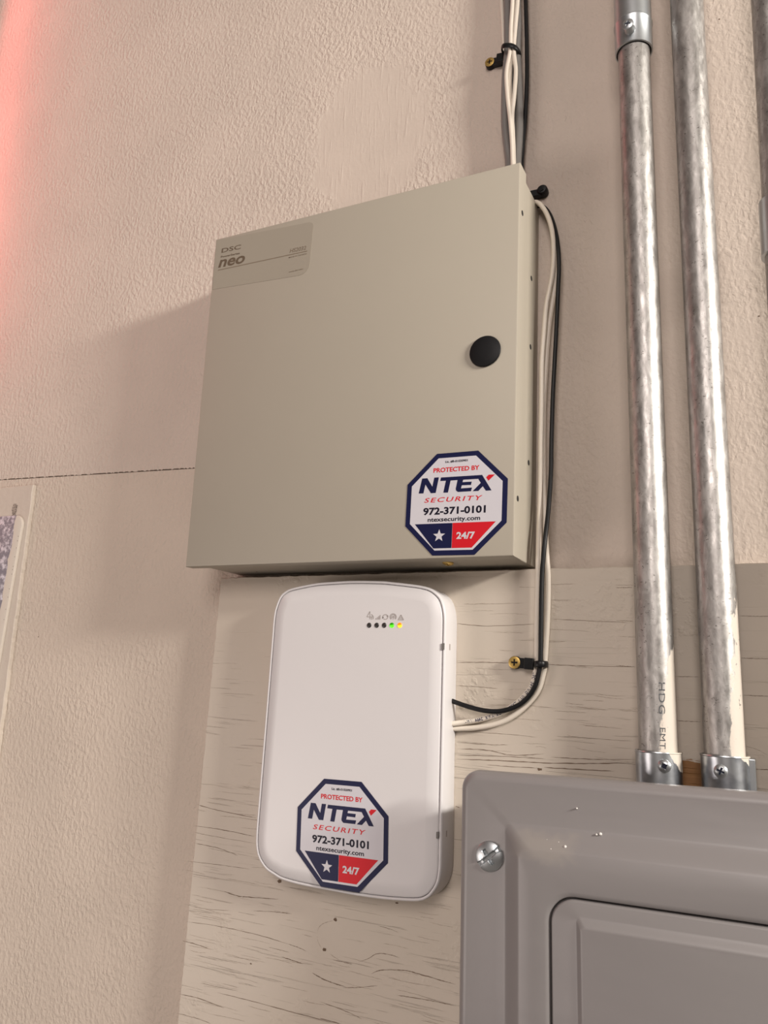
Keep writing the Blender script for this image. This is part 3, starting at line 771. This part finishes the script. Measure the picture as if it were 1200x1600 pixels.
# connectors above the panel
for ax, c, px, py, ytop, kind in ((ax1, conds[0], 1038, 1197, 1176, 'square'), (ax2, conds[1], 1126, 1205, 1181, 'phillips')):
    zt = Q(px, ytop, dfr).z
    prof = [(RP + 0.0022, zb), (RP + 0.0022, zt - 0.001), (RP + 0.0026, zt - 0.0006), (RP + 0.0024, zt), (RP + 0.0012, zt), (RP + 0.0003, zt - 0.0006)]
    pm_ = Mat('zinc_connector_%d' % px, (0.60, 0.63, 0.66, 1), 0.30, 0.95)
    X, Y, Z = pm_.sep()
    wob = pm_.math('MULTIPLY', pm_.math('SUBTRACT', pm_.noise(130, 3), 0.5), 0.006)
    # cream paint on the upper right shoulder
    xr = ax(zt) + (0.0075 if kind == 'square' else 0.0098)
    k = pm_.math('ADD', pm_.math('SUBTRACT', pm_.math('ADD', X, wob), xr), pm_.math('MULTIPLY', pm_.math('SUBTRACT', Z, zt), 0.55))
    side = pm_.ramp(k, -0.0002, 0.0002)
    hi = pm_.ramp(pm_.math('ADD', Z, wob), zt - 0.012, zt - 0.0117)
    pmk = pm_.math('MULTIPLY', side, hi)
    pm_.color(pm_.mix(pmk, pm_.mix(pm_.ramp(pm_.noise(70, 3), 0.4, 0.65), (0.60, 0.63, 0.66, 1), (0.36, 0.38, 0.42, 1)), (0.66, 0.60, 0.52, 1)))
    pm_.l(pm_.math('MULTIPLY', pm_.math('SUBTRACT', 1.0, pmk), 0.95), pm_.b.inputs['Metallic'])
    pm_.l(pm_.math('ADD', pm_.math('MULTIPLY', pmk, 0.3), 0.30), pm_.b.inputs['Roughness'])
    k_ = cyl(MB(), ax, 0, 0, RP, prof=prof).build('connector', pm_.m, c, auto=30)
    sp = Q(px, py, dfr)
    screw_head('screw', sp + Vector((0, 0.0004, 0)), (0.0, -1, 0), 0.0040, M['zinc'], k_, rot=0.4, kind=kind, dark=M['zinc_dark'], dome=0.35)
# seam flange on the right connector
zt = Q(1126, 1181, dfr).z
MB().box((ax2(zt) + RP + 0.0012, -DP - 0.004, zb), (ax2(zt) + RP + 0.0052, -DP + 0.006, zt - 0.001)).build('flange', M['zinc'], conds[1], bevel=0.0008)
# coupling on the right conduit
z3 = Q(1192, 318, DP).z; z4 = Q(1192, 405, DP).z
prof = [(RP + 0.0003, z4), (RP + 0.0022, z4 + 0.0005), (RP + 0.0022, z3 - 0.001), (RP + 0.0004, z3)]
cyl(MB(), ax3, 0, 0, RP, prof=prof).build('coupling', M['zinc'], conds[2], auto=30)
# printed letters down the left conduit
def tubefn(ax, px, py0, py1, dpx):
    top_ = Q(px, py0, DP + RP); bot_ = Q(px, py1, DP + RP)
    R_ = RP + 0.00012
    def fn(x, y):                        # x runs down, y to the right (letters lie on their side)
        z = top_.z + (bot_.z - top_.z)*x
        cx_ = ax(z); s_ = (top_.x + (bot_.x - top_.x)*x - ax(top_.z + (bot_.z - top_.z)*x)) + y*dpx
        th = s_/R_
        return (cx_ + R_*math.sin(th), -DP - R_*math.cos(th), z)
    return fn
pr = MB()
text(pr, 'HDG', 0, 1, 0, 1, tubefn(ax1, 1029.5, 1066, 1115, 0.0040), spacing=1.1)
text(pr, 'EMT', 0, 1, 0, 1, tubefn(ax1, 1031, 1137, 1170, 0.0036), spacing=1.1)
pr.build('printed_lettering', varied('tube_ink', (0.07, 0.075, 0.08, 1), 0.6), conds[0])

# ------------------------------------------------------------------ grey electrical panel
DPN = 0.078
O0 = Q(718.5, 1202.5, DPN); Ux = (Q(1200, 1240, DPN) - O0); Vx = (Q(713, 1600, DPN) - O0)
Lu, Lv = Ux.length, Vx.length; Ux /= Lu; Vx /= Lv
def PW(u, v, d): p_ = O0 + Ux*u + Vx*v; return (p_.x, -d, p_.z)
_pm = np.linalg.inv(np.array([[Ux.x, Vx.x], [Ux.z, Vx.z]]))
def PL(px, py, d=DPN):
    q = Q(px, py, d); v = _pm @ np.array([q.x - O0.x, q.z - O0.z]); return float(v[0]), float(v[1])
pan_ = empty('electrical_panel', PW(0.18, 0.28, PLY), 'large grey metal electrical panel with an embossed cover, at bottom right under the conduits', 'electrical panel')
PWd, PHt = 0.362, 0.56
def ring(ul, vt, ur, vb, r, d, n=10): return [PW(u, v, d) for u, v in rrect(ul, vt, ur, vb, r, n)]
sym = lambda u, v: (u, v, PWd - u, PHt - v)
# can
cr = MB(); cr.loops([ring(0.014, 0.014, PWd - 0.014, PHt - 0.014, 0.003, PLY), ring(0.014, 0.014, PWd - 0.014, PHt - 0.014, 0.003, DPN - 0.005)], True, True)
cr.build('can', M['panel_can'], pan_)
uo, _ = PL(787, 1500); _, vo = PL(1000, 1305)          # emboss: outer foot
ui, _ = PL(818, 1500); _, vi = PL(1000, 1345)          # emboss: inner shoulder
ug, _ = PL(864, 1515); _, vg = PL(992, 1411)           # door opening
print('panel', uo, vo, ui, vi, ug, vg)
H1 = 0.0078
L_ = []
def add(u, v, r, d): L_.append(ring(*sym(u, v), r, d))
add(0.0012, 0.0012, 0.010, DPN - 0.011); add(0, 0, 0.011, DPN - 0.0105)
for k in range(1, 8):
    a = math.pi/2*k/7; s_ = 0.006*(1 - math.cos(a)); h_ = 0.006*math.sin(a)
    add(s_, s_, max(0.002, 0.0115 - s_), DPN - 0.006 + h_)
def emb(L2, u0, v0, r0, d0, u1, v1, r1, d1, n=8):
    for k in range(n + 1):
        t = k/n; e = 0.65*t + 0.35*t*t*(3 - 2*t)
        L2.append(ring(*sym(u0 + (u1-u0)*t, v0 + (v1-v0)*t), r0 + (r1-r0)*t, d0 + (d1-d0)*e))
emb(L_, uo, vo, 0.004, DPN, ui, vi, 0.008, DPN + H1)
add(ug - 0.003, vg - 0.003, 0.017, DPN + H1); add(ug - 0.0006, vg - 0.0006, 0.0155, DPN + H1 - 0.0003); add(ug, vg, 0.015, DPN + H1 - 0.0012); add(ug, vg, 0.015, DPN + H1 - 0.006)
MB().loops(L_, True, True).build('cover', M['panel'], pan_, auto=60)
ud, vd = ug + 0.0012, vg + 0.0012
ua, _ = PL(901, 1530, DPN + H1); _, va = PL(1075, 1457, DPN + H1)
ub, _ = PL(911, 1530, DPN + H1); _, vb_ = PL(1075, 1475, DPN + H1)
L_ = []
DD = DPN + H1 + 0.0003
add(ud, vd, 0.014, DD - 0.0055); add(ud, vd, 0.014, DD - 0.0012); add(ud + 0.0004, vd + 0.0004, 0.0136, DD - 0.0003); add(ud + 0.0012, vd + 0.0012, 0.0128, DD)
emb(L_, ua, va, 0.0025, DD, ub, vb_, 0.003, DD + 0.0025, 6)
MB().loops(L_, True, True).build('panel_door', M['panel'], pan_, auto=60)
sp = Q(765, 1338, DPN)
screw_head('cover_screw', sp, (0, -1, 0), 0.0089, M['zinc'], pan_, kind='both', rot=1.47, dome=0.22, label='bright zinc cover screw with a slot')
ms = MB(); r6 = random.Random(5)
for px, py, rr in ((813,1312,.0008),(817,1321,.0007),(855,1313,.0009),(852,1320,.0006),(846,1317,.0006),(883,1323,.0009),(861,1327,.0006),(938,1303,.0009),(932,1304,.0006),(901,1263,.0005),(826,1309,.0005),(835,1318,.0004),(873,1316,.0004)):
    q = Q(px, py, DPN + H1*max(0, min(1, (py - 1300)/38)) + 0.0012); lathe(ms, q, (0, -1, 0.2), [(rr, -0.0012), (rr, 0.0), (rr*.5, rr*.5)], 8)
o = ms.build('paint_droplets', M['speck'], pan_, smooth=True); o['kind'] = 'stuff'; o['label'] = 'tiny pale droplets dried on the grey cover'

# ------------------------------------------------------------------ cables
def cable(name, pix, r, mat, label, cat='cable', group=None):
    path = catmull([Q(x, y, d) for x, y, d in pix], 7)
    o = sweep(MB(), path, r).build(name, mat, smooth=True)
    recenter(o); props(o, label, cat, group); return o, path
def dd(P, d): return [(x, y, d) for x, y in P]
GR = 'cables in the tied bundle above the cabinet'
def bundle(P, r, d, mat, label, name='cable'):
    P = [(P[0][0] + (P[0][0]-P[1][0])*0.6, -60)] + P
    pts = [(x, y, d) for x, y in P]
    x, y = P[-1]; pts += [(x + 0.2, y + 18, d + 0.004)]
    return cable(name, pts, r, mat, label, 'cable', GR)
bundle([(784,0),(785.5,32),(787.6,74),(790,110),(792,150),(797,200),(799,244)], 0.0017, 0.0060, M['c_white'], 'outermost left white cable of the bundle, slipping behind the others below the tie', 'white_cable')
bundle([(801,0),(798.6,42),(797.4,78),(791.5,113),(793,149),(797.6,191),(800,222),(801,251)], 0.0018, 0.0165, M['c_white'], 'front white cable bowing left below the tie and running down to the cabinet', 'white_cable')
bundle([(803,0),(803.6,21),(801,60),(800,81),(797.2,119),(797.5,150),(800,180),(802,215),(803,246)], 0.0017, 0.0140, M['c_white'], 'middle white cable of the three fanned out below the tie', 'white_cable')
bundle([(809,0),(805.5,42),(803,79),(806,110),(804,144.5),(800.5,181),(800,215),(801.5,246)], 0.0018, 0.0155, M['c_white'], 'white cable bowing right below the upper tie', 'white_cable')
bundle([(793,0),(793,45),(793,85),(789.5,127),(788.8,191),(792,225),(795,251)], 0.0033, 0.0095, M['c_grey'], 'thick grey cable along the left of the bundle', 'grey_cable')
bundle([(808,0),(809,40),(808,81),(810,119),(812,181),(811,220),(809,251)], 0.0033, 0.0095, M['c_grey'], 'thick grey cable along the right of the bundle', 'grey_cable')
bundle([(799,0),(800,60),(801,120),(804,181),(805,220),(804,251)], 0.0030, 0.0060, M['c_grey'], 'grey cable deepest in the middle of the bundle', 'grey_cable')
bundle([(821.5,0),(823,64),(823.3,127),(821,181),(817.7,220),(815.5,251)], 0.0018, 0.0070, M['c_black'], 'black cable running alone beside the bundle down to the cabinet top', 'black_cable')

# right-hand cables, from behind the cabinet down to the white unit
W1 = [(833,317,.009),(838,316,.010),(845.5,321,.012),(855,336,.012),(861.5,356,.012),(864.8,380,.012),(865,405,.012),(862.5,432,.012),(858,455,.012),(853.5,478,.012),(849.8,518,.013),(846.5,565,.013),(846,605,.013),(845.5,645,.013),(844.5,697,.013),(844,760,.014),(842.5,820,.018),(841,868,.0225),(840.5,905,.0225),(839,970,.0225),(838.5,1030,.0225),(836.5,1050,.0225),(830.5,1072,.022),(816,1091,.022),(797,1106,.022),(778,1116,.022),(750,1124,.022),(725,1128.5,.023),(706,1131,.025),(690,1133,.026)]
w1, path1 = cable('white_cable', W1, 0.0019, M['c_white'], 'white cable with printed lettering in its bend, from cabinet side down to white unit', 'cable', 'cables down the right side of the cabinet')
W2 = [(840,318,.006),(848,324,.006),(857,342,.006),(863.5,368,.006),(866,400,.0065),(867,440,.007),(862,480,.007),(858.5,504,.007),(855,541,.007),(852,590,.008),(849.5,640,.008),(849,700,.008),(849.5,760,.009),(851.5,815,.012),(854.5,868,.0205),(857,905,.0205),(856,960,.0205),(852,1030,.0205),(849,1053,.0205),(841,1079,.0205),(823.5,1101,.0205),(800,1120,.0205),(775,1131,.0205),(742,1137.2,.0205),(710,1138.2,.022),(692,1138,.024)]
w2, _ = cable('white_cable', W2, 0.0019, M['c_white'], 'plain white cable behind the printed one, making the lowest bend below the tie', 'cable', 'cables down the right side of the cabinet')
BK = [(840,322,.004),(850,324,.004),(860,337,.005),(868,361,.009),(872.5,391,.012),(873.5,420,.012),(872.3,446,.012),(870.3,495,.012),(866.5,568,.013),(863.7,623,.013),(861.5,697,.014),(860.8,740,.015),(857,795,.019),(851.5,845,.0255),(847,900,.0260),(845.3,980,.0260),(844.7,1030,.0260),(842,1050,.0260),(836.5,1071,.0260),(825,1089.5,.0255),(808,1103,.025),(783,1111,.0255),(758,1110.5,.026),(733,1104.5,.026),(711,1097,.026),(694,1090,.027)]
bk, _ = cable('black_cable', BK, 0.0017, M['c_black'], 'black cable looping down the right side of the cabinet into the white unit', 'cable', 'cables down the right side of the cabinet')
# print on W1, along the bend
seg = [p_ for p_ in path1 if Q(838, 1046, .022).z >= p_.z]
cum = [0]
for a, b in zip(seg[:-1], seg[1:]): cum.append(cum[-1] + (b - a).length)
def cablefn(x, y):
    s_ = max(0, min(cum[-1]*0.999, x*cum[-1])); i = max(j for j in range(len(cum)-1) if cum[j] <= s_)
    t = (s_ - cum[i])/(cum[i+1]-cum[i]); p_ = seg[i].lerp(seg[i+1], t); tg = (seg[i+1]-seg[i]).normalized()
    nb = Vector((0, -1, 0)).cross(tg).normalized()
    th = (y - 0.5)*1.25; R_ = 0.00199
    # characters read with their tops towards the outside of the bend
    return tuple(p_ + nb*(-R_*math.sin(th)) + Vector((0, -1, 0))*(R_*math.cos(th)))
mpn = MB(); text(mpn, '75C  24AWG  (UL)  TYPE CM  OR  AWM  2464  VW-1', 0.02, 0.80, 0, 1, cablefn, bold=0.03, spacing=1.15)
off = w1.location
mo = mpn; tmp = mo.build('printed_lettering', M['print'], w1)

# ------------------------------------------------------------------ cable ties with their screws
def cbox(mb, c, ux, hx, hy, hz):          # box centred at c, long axis ux in the wall plane
    c = Vector(c); ux = Vector(ux).normalized(); uy = Vector((0, -1, 0)); uz = ux.cross(uy).normalized()
    vs = [c + ux*sx*hx + uy*sy*hy + uz*sz*hz for sx in (-1, 1) for sy in (-1, 1) for sz in (-1, 1)]
    mb.add(vs, [(0,1,3,2),(4,6,7,5),(0,4,5,1),(2,3,7,6),(0,2,6,4),(1,5,7,3)]); return mb
def tie(label, name, px_screw, px_head, band, dbase, dtop, seat, headsize=(0.0034, 0.0028, 0.0040), wid=0.0046, screw=True):
    sc = Q(*px_screw, seat + 0.006)
    t = empty(name, Vector((sc.x, -seat, sc.z)), label, 'cable tie', 'black screw-mount cable ties')
    hd = Q(*px_head, seat + 0.008)
    dirv = (hd - sc); dirv.y = 0
    L_ = dirv.length; ux = dirv.normalized()
    # mount: round eye under the screw and a strap to the head
    lathe(MB(), (sc.x, -seat, sc.z), (0, -1, 0), [(0.0046, 0), (0.0046, 0.0040), (0.0040, 0.0048), (0.0020, 0.0050)], 24).build('mount_eye', M['tie'], t, auto=40)
    cbox(MB(), Vector((sc.x, -(seat + 0.0025), sc.z)) + ux*L_*0.5, ux, L_*0.55, 0.0024, 0.0036).build('mount_arm', M['tie'], t, bevel=0.0006)
    cbox(MB(), Vector((hd.x, -(seat + 0.0056), hd.z)), ux, headsize[0], headsize[1], headsize[2]).build('tie_head', M['tie'], t, bevel=0.0006)
    if band:
        (cx, cy, hw, slope) = band
        a = Q(cx - hw, cy - slope*hw, (dbase+dtop)/2); b = Q(cx + hw, cy + slope*hw, (dbase+dtop)/2)
        c = (a + b)/2; hx = (b - a)/2; path = []
        for k in range(28):
            an = 2*math.pi*k/28
            p_ = c + hx*math.copysign(abs(math.cos(an))**0.8, math.cos(an)); p_.y = -((dbase+dtop)/2 + (dtop-dbase)/2*math.copysign(abs(math.sin(an))**0.8, math.sin(an)))
            path.append(p_)
        sweep(MB(), path, 0.0007, 10, ry=wid/2, up=Vector((0, 0, 1)), closed=True).build('tie_band', M['tie'], t, smooth=True)
    if screw:
        screw_head('screw', Vector((sc.x, -(seat + 0.0048), sc.z)), (0, -1, 0), 0.0043, M['brass'], t, rot=0.75, dark=M['brass_dark'], dome=0.08, label='brass-coloured cross-head screw')
    return t
tie('black screw-mount cable tie gripping the cable bundle high above the cabinet', 'cable_tie', (764.5, 95.5), (781, 89), (799, 82, 13.5, 0.05), 0.002, 0.0195, 0.0)
tie('black screw-mount cable tie holding three cables on the plywood, right of the white unit', 'cable_tie', (803, 1035), (826, 1037), (845.5, 1038, 8.8, 0.0), PLY + 0.0002, 0.0295, PLY, wid=0.0046)
t3 = empty('cable_tie', Q(843, 298, 0.0), 'black screw-mount cable tie sticking out from behind the upper right corner of the cabinet', 'cable tie', 'black screw-mount cable ties')
h3 = Q(847, 296.5, 0.006)
lathe(MB(), (h3.x, 0, h3.z), (0, -1, 0), [(0.0040, 0), (0.0044, 0.0015), (0.0044, 0.0062), (0.0034, 0.0075), (0.0012, 0.0078)], 24).build('mount_eye', M['tie'], t3, auto=40)
a3 = Q(830, 300, 0.003)
cbox(MB(), ((h3.x + a3.x)/2, -0.0032, (h3.z - 0.0012)), (1, 0, 0), abs(h3.x - a3.x)/2 + 0.002, 0.0030, 0.0030).build('mount_arm', M['tie'], t3, bevel=0.0006)
cbox(MB(), (h3.x, -0.0078, h3.z - 0.001), (1, 0, 0.3), 0.0016, 0.0006, 0.0010).build('screw_tip', M['lock'], t3, bevel=0.0002)
bpy.context.view_layer.update()
